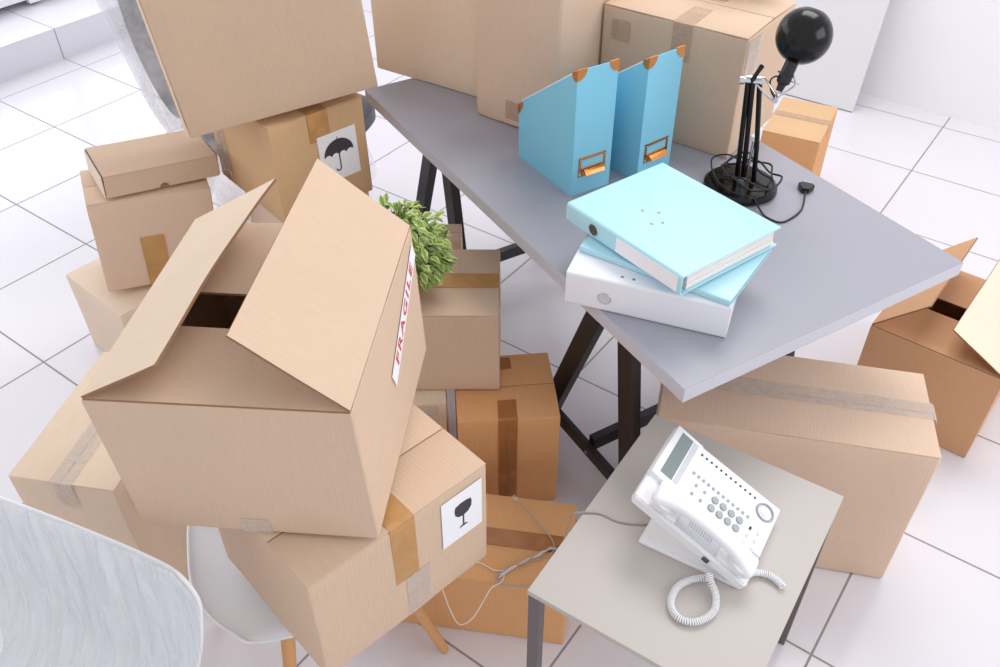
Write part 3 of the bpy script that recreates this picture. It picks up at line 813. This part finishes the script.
# ------------------------------------------------------------------ ring binders
def binder(label, pos, rot, d, mat, ring='grey_metal', ring_at=(-.075, .5), title=None, pages=.6, group='ring binders stacked on the desk'):
    """lying binder: spine on the -y side, opening on +x and +y; x is its height"""
    dx, dy, dz = d; th = .0026
    t = thing('ring_binder', label, 'binder', pos, rot, group)
    # cover wraps spine, top and bottom boards; rounded spine corners
    r = min(.006, dz*.3); prof = [(dy/2, dz), (dy/2, dz-th)]
    outer = [(dy/2, dz)]
    for cx, cz, a0 in ((-dy/2+r, dz-r, PI/2), (-dy/2+r, r, PI)):
        outer += [(cx+r*math.cos(a0+PI/2*k/5), cz+r*math.sin(a0+PI/2*k/5)) for k in range(6)]
    outer += [(dy/2, 0)]
    ri = max(.001, r-th)
    inner = [(dy/2, th)]
    for cx, cz, a0 in ((-dy/2+th+ri, th+ri, PI*1.5), (-dy/2+th+ri, dz-th-ri, PI)):
        inner += [(cx+ri*math.cos(a0-PI/2*k/5), cz+ri*math.sin(a0-PI/2*k/5)) for k in range(6)]
    inner += [(dy/2, dz-th)]
    b = bmesh.new()
    n = len(outer)
    O0 = [b.verts.new((-dx/2, y, z)) for y, z in outer]; O1 = [b.verts.new((dx/2, y, z)) for y, z in outer]
    inn = inner[::-1]
    I0 = [b.verts.new((-dx/2, y, z)) for y, z in inn]; I1 = [b.verts.new((dx/2, y, z)) for y, z in inn]
    for k in range(n-1):
        b.faces.new((O0[k], O0[k+1], O1[k+1], O1[k])); b.faces.new((I0[k+1], I0[k], I1[k], I1[k+1]))
        b.faces.new((O0[k+1], O0[k], I0[k], I0[k+1])); b.faces.new((O1[k], O1[k+1], I1[k+1], I1[k]))
    b.faces.new((O0[0], O1[0], I1[0], I0[0])); b.faces.new((O1[-1], O0[-1], I0[-1], I1[-1]))
    bmesh.ops.recalc_face_normals(b, faces=b.faces[:])
    link('cover', b, mat, t, smooth=40)
    ph_ = dz-2*th
    if pages:
        b = bmesh.new(); k = 5
        for i in range(k):
            z0 = th+.0008+(ph_*pages)*i/k
            box(-dx/2+.006+.003*random.random(), dx/2-.004-.003*random.random(), -dy/2+.02, dy/2-.008-.006*random.random(), z0, z0+ph_*pages/k-.0006, 0, 1, b)
        link('pages', b, 'pages', t)
    if ring:
        rx, rz = ring_at[0], dz*ring_at[1]; rr = min(.0125, dz*.36)
        b = tube([(rx+rr*math.cos(a), -dy/2-.0006, rz+rr*math.sin(a)) for a in [2*PI*k/28 for k in range(28)]], .0012, 6, closed=True)
        rg = link('finger_ring', b, 'chrome', t, smooth=60)
        link('finger_hole', lathe([(0, .0005), (rr*.92, .0005), (rr*.92, 0), (0, 0)], 24), ring, rg, Matrix.Translation((rx, -dy/2-.0002, rz)) @ Matrix.Rotation(PI/2, 4, 'X'))
    if title:
        link('spine_label', box(title[0], title[1], -dy/2-.0009, -dy/2-.0002, dz*.12, dz*.88), 'paper', t)
    return t
wb = binder('white ring binder, lowest of the stack on the desk corner', (3.5157, -.7804, DZ), (0, 0, .2679), (.3118, .285, .0750), 'binder_white', ring='phone_shade', ring_at=(-.078, .42), pages=.75)
mb_ = binder('thin cyan folder between the white binder and the top cyan binder', (3.540, -.780, .8054), (0, 0, .036), (.3117, .2085, .0135), 'binder_cyan', ring=None, pages=.8)
cb = binder('light cyan ring binder with a blank white spine label, topmost of the stack', (3.5092, -.7512, .8212), (-.012, -.008, -.2912), (.3139, .2674, .042), 'binder_cyan', ring='phone_dark', ring_at=(-.076, .48), title=(-.012, .148), pages=.85)
for bnd, pts_, dz in ((wb, [(-.052, -.122), (-.03, -.122)], .075), (cb, [(-.045, -.035), (-.02, -.015), (.01, -.035), (.0, -.055)], .042)):
    for x, y in pts_:
        link('rivet', lathe([(0, .0008), (.0028, .0006), (.0034, 0), (0, 0)], 12), 'grey_metal', bnd, Matrix.Translation((x, y, dz)))

# ------------------------------------------------------------------ desk lamp
def lamp():
    base = Vector((3.5006, -.3652, DZ)); t = thing('desk_lamp', 'black adjustable desk lamp with round shade and cable wound round its base', 'lamp', base)
    link('base', lathe([(0, 0), (.080, 0), (.084, .004), (.083, .012), (.076, .018), (.03, .021), (0, .021)], 48), 'gloss_black', t, smooth=35)
    V = lambda *p: Vector(p)-base
    top = V(3.4845, -.378, .992); foot = Vector((0, .004, .02))
    side = Vector((.92, .38, 0)).normalized()
    for o, o2 in ((-.012, -.007), (.002, .003), (.026, .017)):
        a = foot+side*o; c = top+side*o2
        link('lower_arm', tube([a, a.lerp(c, .35)+side*(.0025 if o > .01 else 0), c], .0058, 10), 'gloss_black', t, smooth=60)
    b = tube([foot+side*.008+Vector((.0, .0, 0)), foot+side*.009+Vector((0, 0, .1))], .0035, 8)
    link('spring', b, 'chrome', t, smooth=60)
    link('clamp', box(-.008, .008, -.005, .005, 0, .028, .001), 'chrome', t, Matrix.Translation((.012, -.035, .019)))
    b = bmesh.new()
    tube([top-side*.018, top+side*.024], .006, 10, b); tube([top-side*.024, top-side*.015], .009, 10, b)
    tube([top+Vector((0, 0, .008))-side*.012, top+Vector((0, 0, .008))+side*.02], .0035, 8, b)
    link('joint', b, 'chrome', t, smooth=40)
    link('lever', tube([top+Vector((0, 0, -.002)), top+Vector((.010, -.004, .022)), top+Vector((.018, -.006, .04))], [.006, .0045, .0055], 8), 'lamp_black', t, smooth=60)
    j2 = V(3.541, -.372, .965)
    for o in (-.006, .006):
        off = Vector((0, 0, o)) + Vector((-.3, .9, 0))*o*.6
        link('bracket', tube(smooth_path([top+side*.014+off, top.lerp(j2, .5)+off+Vector((0, 0, .010+o)), j2+off], 5), .0024, 6), 'chrome', t, smooth=60)
    b = bmesh.new(); dj = Vector((-.35, .93, 0))
    tube([j2-dj*.012, j2+dj*.012], .0055, 10, b); tube([j2-dj*.016+Vector((0, 0, .008)), j2+dj*.012+Vector((0, 0, .008))], .003, 8, b)
    link('joint', b, 'chrome', t, smooth=40)
    sc = V(3.5535, -.314, 1.085)           # centre of the round shade
    ax = (sc-j2).normalized()
    q = ax.to_track_quat('Z', 'Y').to_matrix().to_4x4()
    q.translation = sc
    rr = .057
    prof = []
    for k in range(0, 25):
        a = -PI/2+ (PI*.90)*k/24; prof.append((max(0, rr*math.cos(a)), rr*math.sin(a)))
    inner = [(r*.96, z*.96) for r, z in prof[::-1]]
    inner[-1] = (0, inner[-1][1])
    link('lamp_shade', lathe(prof+inner, 40), 'gloss_black', t, q, smooth=50)
    s0 = sc-ax*(rr+.046)
    q2 = q.copy(); q2.translation = s0
    link('socket', lathe([(0, -.014), (.007, -.014), (.009, 0), (.012, .002), (.0148, .006), (.0148, .020), (.0195, .0205), (.0195, .0235), (.0142, .024), (.0142, .050), (0, .050)], 20), 'lamp_black', t, q2, smooth=40)
    link('bulb', lathe([(0, .022), (.010, .015), (.014, 0), (.010, -.013), (.006, -.025), (0, -.025)], 16), 'phone_shade', t, q, smooth=60)
    link('shade_bracket', tube(smooth_path([j2, j2+Vector((.014, 0, .016)), s0+Vector((.026, .004, .004)), s0+Vector((.019, .004, .024))], 5), .0022, 6), 'chrome', t, smooth=60)
    link('switch_lever', tube([s0+ax*.012, s0+ax*.012+Vector((.036, -.008, .001))], .0011, 6), 'chrome', t)
    # cable: loop beside the socket, wound round the base, then out to the plug
    lp = [j2, j2+Vector((-.012, .0, .014)), j2+Vector((-.020, .004, .034)), j2+Vector((-.010, .008, .045)), s0+Vector((-.004, .004, .006)), s0]
    link('cable', tube(smooth_path(lp, 6), .0019, 6), 'black_cable', t, smooth=180)
    b = bmesh.new(); pts = []
    rc = random.Random(4)
    ctl = []
    for k in range(0, 27):
        a = 2*PI*k/9.3; r = rc.uniform(.040, .078); ctl.append(Vector((math.cos(a)*r*1.0+.016, math.sin(a)*r*.9-.006, .027+rc.uniform(0, .03)+(.012 if math.cos(a) < 0 else 0))))
    tube(smooth_path(ctl, 6), .0024, 6, b)
    pts2 = [Vector((-.02, .045, .04)), Vector((-.060, .05, .044)), Vector((-.088, .028, .036)), Vector((-.062, -.02, .028)), Vector((-.02, -.06, .027)), Vector((.03, -.068, .024)), Vector((.07, -.04, .024))]
    tube(smooth_path(pts2, 6), .0021, 6, b)
    link('cable_windings', b, 'black_cable', t, smooth=180)
    out = [Vector((.055, -.055, .020)), Vector((.078, -.068, .006)), V(3.600, -.448, .7325), V(3.635, -.450, .7325), V(3.650, -.412, .7325), V(3.652, -.37, .7325), V(3.640, -.325, .735), V(3.634, -.305, .7385)]
    link('cable', tube(smooth_path(out, 6), .0022, 6), 'black_cable', t, smooth=180)
    pg = bmesh.new()
    prism([(-.008, -.016), (.008, -.016), (.014, -.004), (.019, .010), (.012, .017), (-.012, .017), (-.019, .010), (-.014, -.004)], 0, .013, pg)
    bmesh.ops.bevel(pg, geom=pg.edges[:], offset=.002, segments=2, affect='EDGES')
    pl = link('plug', pg, 'lamp_black', t, Matrix.Translation(V(3.628, -.288, DZ)) @ Matrix.Rotation(.25, 4, 'Z'), smooth=40)
    for s in (-1, 1):
        link('plug_pin', tube([(s*.006, .016, .0065), (s*.006, .030, .0065)], .002, 8), 'chrome', pl)
lamp()

# ------------------------------------------------------------------ plants
def leaf(b, uvl, p, d, up, L, Wd):
    d = d.normalized(); s = d.cross(up)
    s = s.normalized() if s.length > 1e-4 else d.orthogonal().normalized()
    u = s.cross(d)
    rows = []
    for f, w in ((0, .06), (.2, .62), (.45, 1), (.7, .8), (.9, .35), (1, .02)):
        c = p+d*L*f-u*L*.28*f*f
        rows.append((b.verts.new(c-s*Wd*w*.5+u*Wd*.16*w), b.verts.new(c), b.verts.new(c+s*Wd*w*.5+u*Wd*.16*w)))
    for A, B in zip(rows, rows[1:]):
        for k in (0, 1):
            f = b.faces.new((A[k], A[k+1], B[k+1], B[k]))
            for l, e in zip(f.loops, (k == 0, k == 1, k == 1, k == 0)): l[uvl].uv = (.75 if e else .2, 0)

def plant(label, pos, n, rad, hgt, droop, pot_r=.042, pot_h=.085, seed=5, trail=None):
    rnd = random.Random(seed)
    t = thing('potted_plant', label, 'plant', pos)
    link('pot', lathe([(0, 0), (pot_r*.72, 0), (pot_r*.95, pot_h*.8), (pot_r*1.06, pot_h*.8), (pot_r*1.08, pot_h), (pot_r*.94, pot_h), (pot_r*.9, pot_h*.9), (0, pot_h*.9)], 32), 'terracotta', t, smooth=35)
    link('soil', lathe([(0, pot_h*.93), (pot_r*.9, pot_h*.9)], 20), 'soil', t)
    b = bmesh.new(); uvl = b.loops.layers.uv.verify(); sb = bmesh.new()
    for i in range(n):
        a = rnd.uniform(0, 2*PI); el = rnd.uniform(-.25, 1)
        dirv = Vector((math.cos(a)*math.cos(el*1.3), math.sin(a)*math.cos(el*1.3), math.sin(el*1.3)*hgt/rad+.1))
        if trail and rnd.random() < .4:
            dirv = Vector(trail)+Vector((rnd.uniform(-.5, .5), rnd.uniform(-.5, .5), rnd.uniform(-.6, .5)))
        r = rad*rnd.uniform(.45, 1)
        p = Vector((0, 0, pot_h))+dirv.normalized()*r
        p.z = max(p.z, .085 if Vector((p.x, p.y)).length > pot_r*1.3 else pot_h)
        ld = Vector((dirv.x, dirv.y, rnd.uniform(-.9, .5))).normalized()+Vector((rnd.uniform(-.5, .5), rnd.uniform(-.5, .5), 0))
        leaf(b, uvl, p, ld, Vector((rnd.uniform(-.4, .4), rnd.uniform(-.4, .4), 1)), rnd.uniform(.022, .036), rnd.uniform(.013, .02))
        if i % 5 == 0: tube(smooth_path([Vector((0, 0, pot_h*.9)), Vector((p.x*.4, p.y*.4, max(p.z, pot_h)+.01)), p], 4), .0009, 5, sb)
    link('foliage', b, 'leaf', t, uv=False); link('stems', sb, 'stem', t)
    return t
plant('small bushy variegated plant in an orange pot, on the tan-taped box', (2.954, -.944, .5508), 760, .108, .150, .3, pot_h=.108, seed=8, trail=(.7, .25, -.12))
plant('green leafy plant on top of the wide desk carton, only a leaf tip in view', (3.268, -.022, 1.037), 80, .11, .07, .2, pot_r=.036, seed=12, trail=(.9, .35, -.42))

# ------------------------------------------------------------------ shell chairs
def shell_mesh(w=.46, back=.27, depth=.44, zs=.425, film=0, nu=20, nv=26, tt=.62, hug=.065, rnd=1, waist=1):
    """bucket shell; front is -y. Returns bm"""
    b = bmesh.new(); prof = []
    # side profile (y, z) from the front lip to the top of the back
    ctrl = [(-depth/2, zs-.012), (-depth/2+.03, zs+.0), (-.08, zs-.012), (.04, zs-.018), (.12, zs-.005), (.172, zs+.05), (.195, zs+.13), (.212, zs+back*.8), (.222, zs+back)]
    prof = smooth_path([(0, y, z) for y, z in ctrl], 4)
    nv = len(prof)-1; grid = []
    for j, p in enumerate(prof):
        f = j/nv
        ww = w/2*(1-tt*max(0, (f-.80)/.20)**3)
        ww *= waist+(1-waist)*min(1, max(0, (f-.5)/.4))
        if rnd:
            ww *= max(.05, 1-min(1, abs(min(0, p.y+.02))/.235)**2.3)**(1/2.3) if p.y < -.02 else 1
            ww *= 1-.28*min(1, max(0, (f-.40)/.2))
        row = []
        for i in range(nu+1):
            u = -1+2*i/nu
            lift = abs(u)**2.6*.034*(1 if f < .5 else max(0, 1-(f-.5)*3.2))
            fwd = -abs(u)**2.2*hug*min(1, max(0, (f-.42)/.2))
            y, z = p.y+fwd, p.z+lift
            if film:
                s = noise.noise(Vector((u*4, f*9, 3)))*.006+noise.noise(Vector((u*14, f*3, 8)))*.003
                k2 = min(1, max(0, (f-.35)/.25)); off = .012+s
                z += off*(1-k2); y -= off*k2
            row.append(b.verts.new((ww*math.sin(u*PI/2*.96)/math.sin(PI/2*.96), y, z)))
        grid.append(row)
    for j in range(nv):
        for i in range(nu):
            b.faces.new((grid[j][i], grid[j][i+1], grid[j+1][i+1], grid[j+1][i]))
    bmesh.ops.recalc_face_normals(b, faces=b.faces[:])
    return b

def shell_chair(label, pos, rz, back, feet, film=False, w=.46, name='shell_chair', **kw):
    t = thing(name, label, 'chair', pos, (0, 0, rz), 'white shell chairs')
    o = link('seat_shell', shell_mesh(w=w, back=back, **kw), 'chair_white', t, smooth=180)
    md = o.modifiers.new('s', 'SOLIDIFY'); md.thickness = .007; md.offset = 0
    md = o.modifiers.new('ss', 'SUBSURF'); md.levels = 1; md.render_levels = 2
    for x, y in feet:
        l = math.hypot(x, y); tp = Vector((x/l*.12, y/l*.12, .405))
        link('leg', tube([(x, y, .0025), (x*.97+tp.x*.03, y*.97+tp.y*.03, .02), tp], [.0085, .0105, .0155], 14), 'wood', t, smooth=40)
    b = bmesh.new()
    for s in (-1, 1):
        tube([(-.12, s*.10, .395), (.12, s*.10, .395)], .005, 8, b); tube([(s*.10, -.12, .388), (s*.10, .12, .388)], .005, 8, b)
    link('under_frame', b, 'black_metal', t, smooth=60)
    if film:
        o = link('stretch_film', shell_mesh(w=w+.02, back=back+.01, film=1, nu=40, **kw), 'film', t, smooth=180)
        md = o.modifiers.new('ss', 'SUBSURF'); md.levels = 1; md.render_levels = 1
    return t
def feet_local(c, rz, pts):
    m = Matrix.Rotation(-rz, 4, 'Z'); return [tuple((m @ (Vector((x, y, 0))-Vector(c)))[:2]) for x, y in pts]
c = (3.172, -1.497, 0); rz = R(53)
shell_chair('white shell chair with wooden legs under the wine-glass box', c, rz, .235, feet_local(c, rz, [(3.39, -1.37), (2.935, -1.60), (3.275, -1.71), (3.05, -1.26)]), w=.435, zs=.413)
c = (3.14, -2.055, 0); rz = R(14)
ch2 = shell_chair('white shell chair wrapped in clear stretch film, at the bottom left corner', c, rz, .31, feet_local(c, rz, [(3.02, -1.76), (2.90, -2.2), (3.35, -2.3), (3.40, -1.86)]), film=True, w=.50, tt=.16, hug=.012, rnd=0, waist=.72)

# ------------------------------------------------------------------ wrapped dark office chair behind the stack
def office_chair():
    t = thing('office_chair', 'dark padded office chair wrapped in clear bubble film, behind the left stack', 'chair', (1.985, -.40, 0), (0, 0, R(100)))
    # local: seat at origin, front = -y, back = +y
    def pad(w, h, th, mtx, name):
        b = bmesh.new()
        bmesh.ops.create_cube(b, size=1); bmesh.ops.subdivide_edges(b, edges=b.edges[:], cuts=7, use_grid_fill=True)
        for v in b.verts:
            x, y, z = v.co*2
            k = 1-.16*(x*x*y*y)
            v.co = Vector((x*k*w/2, y*k*h/2, z*th/2*(1-.35*max(x*x, y*y))))
        o = link(name, b, 'dark_fabric', t, mtx, smooth=180); md = o.modifiers.new('ss', 'SUBSURF'); md.levels = 1; md.render_levels = 2
    pad(.50, .47, .09, Matrix.Translation((0, 0, .455)), 'seat')
    pad(.50, .56, .08, Matrix.Translation((0, .31, .74)) @ Matrix.Rotation(R(78), 4, 'X'), 'backrest')
    link('gas_column', lathe([(0, .08), (.026, .08), (.026, .25), (.016, .25), (.016, .41), (0, .41)], 20), 'black_metal', t, smooth=40)
    for k in range(5):
        a = 2*PI*k/5+.3; c, s = math.cos(a), math.sin(a)
        link('base_arm', tube([(0, 0, .09), (c*.12, s*.12, .085), (c*.21, s*.21, .062)], [.022, .017, .012], 8), 'black_metal', t, smooth=60)
        link('castor', lathe([(0, -.012), (.024, -.012), (.027, 0), (.024, .012), (0, .012)], 16), 'black_metal', t, Matrix.Translation((c*.21, s*.21, .027)) @ Matrix.Rotation(a, 4, 'Z') @ Matrix.Rotation(PI/2, 4, 'X'))
    # film: loose bag round the back and the seat
    b = bmesh.new(); rings = []
    for j in range(15):
        f = j/14; z = .24+.80*f; ring = []
        for k in range(40):
            a = 2*PI*k/40; x, y = math.cos(a), math.sin(a)
            rx = .30+.05*min(1, f*1.6); ry0 = .27*(1-.42*f); cy = .02+.31*f
            r = 1+.09*noise.noise(Vector((x*2.2, y*2.2, f*3)))+.05*noise.noise(Vector((x*7, y*7, f*8)))
            if f > .9: r *= 1-(f-.9)*4
            ring.append(b.verts.new((x*rx*r, cy+y*ry0*r, z)))
        rings.append(ring)
    for A, B in zip(rings, rings[1:]):
        for k in range(40): b.faces.new((A[k], A[(k+1) % 40], B[(k+1) % 40], B[k]))
    b.faces.new(rings[-1])
    o = link('bubble_film', b, 'film_clear', t, smooth=180); md = o.modifiers.new('ss', 'SUBSURF'); md.levels = 1; md.render_levels = 2
office_chair()

# ------------------------------------------------------------------ white board leaning on the wall
bd_ = link('leaning_board', box(-.35, .35, 0, .019, 0, .86, .0015), 'cabinet', mtx=Matrix.Translation((2.885, 1.702, .0045)) @ Matrix.Rotation(R(-12.6), 4, 'X'))
tag(bd_, 'large plain white board leaning against the right wall', 'board')

# ------------------------------------------------------------------ room
fl = struct('floor', box(-.1695, 6.5, -4.5, 1.912, -.05, -.001), 'tile')
struct('wall_right', box(-1.2, 6.5, 1.912, 2.05, 0, 2.9), 'wall')
st = box(-1.2, -.1695, -4.5, 1.912, -.05, .1495)
struct('trim_1', st, 'tile_riser')
struct('trim_2', box(-1.2, -.168, -4.5, 1.912, .1495, .151, .0005), 'tile_top')
# window wall beyond the raised tiled ledge
b = bmesh.new()
box(-.75, -.66, -4.5, 1.912, .15, .30, 0, 1, b); box(-.75, -.66, -4.5, 1.912, 2.6, 2.9, 0, 1, b)
box(-.75, -.66, -4.5, -3.9, .30, 2.6, 0, 1, b); box(-.75, -.66, 1.6, 1.912, .30, 2.6, 0, 1, b)
struct('wall_left', b, 'wall')
b = bmesh.new()
box(-.66, -.535, -3.9, 1.6, .185, .30, .004, 2, b); box(-.70, -.62, -3.9, 1.6, 2.54, 2.6, 0, 1, b)
for y in (-3.9, -2.52, -1.15, .22, 1.54): box(-.70, -.62, y, y+.06, .30, 2.54, 0, 1, b)
box(-.56, -.525, .10, .17, .165, .19, .003, 1, b)
w = struct('window_1', b, 'frame_white')
g, nt, bs = newmat('window_glass'); bs.inputs['Base Color'].default_value = (1, 1, 1, 1); bs.inputs['Alpha'].default_value = .12; bs.inputs['Roughness'].default_value = .02
go = link('glass', box(-.664, -.658, -3.9, 1.6, .30, 2.54), g, w)

# ------------------------------------------------------------------ light
wd = D.worlds.new('World'); bpy.context.scene.world = wd; wd.use_nodes = True
bg = wd.node_tree.nodes['Background']; bg.inputs[0].default_value = (.97, .975, 1, 1); bg.inputs[1].default_value = .84
def area(name, loc, target, sx, sy, power, color=(1, 1, 1)):
    l = D.lights.new(name, 'AREA'); l.shape = 'RECTANGLE'; l.size = sx; l.size_y = sy; l.energy = power; l.color = color
    o = D.objects.new(name, l); COL.objects.link(o); o.location = loc
    o.rotation_euler = (Vector(target)-Vector(loc)).to_track_quat('-Z', 'Y').to_euler(); return o
area('window_daylight', (-1.0, -.9, 1.75), (2.2, -.9, .2), 4.6, 2.2, 62, (.93, .96, 1))
area('overhead_fill', (3.3, .9, 3.3), (3.2, -.6, .3), 1.8, 1.2, 44, (1, .985, .96))  # added area light from above to brighten the tops, no lamp fitting there
area('side_softbox', (6.4, -.3, 2.1), (3.2, -.6, .6), 2.2, 1.6, 34, (1, .985, .97))  # softbox-like area light added on the right, no window on this side

# ------------------------------------------------------------------ camera
cam = D.cameras.new('Camera'); co = D.objects.new('Camera', cam); COL.objects.link(co)
F_PX = 871.2989230507686; pitch, roll, yaw = .8591455890225351, -.007137571751010994, .6360792243856448
cam.sensor_width = 36; cam.lens = F_PX/1000*36
rot = Matrix.Rotation(yaw, 4, 'Z') @ Matrix.Rotation(pitch, 4, 'X') @ Matrix.Rotation(roll, 4, 'Z')
rot.translation = (9.089013053927925*.45, -4.672933051717811*.45, 3.992765608340482*.45)
co.matrix_world = rot
cam.clip_start = .02
sc = bpy.context.scene; sc.camera = co
vs = sc.view_settings; vs.view_transform = 'Standard'; vs.look = 'None'; vs.exposure = .03; vs.gamma = 1; vs.use_curve_mapping = False
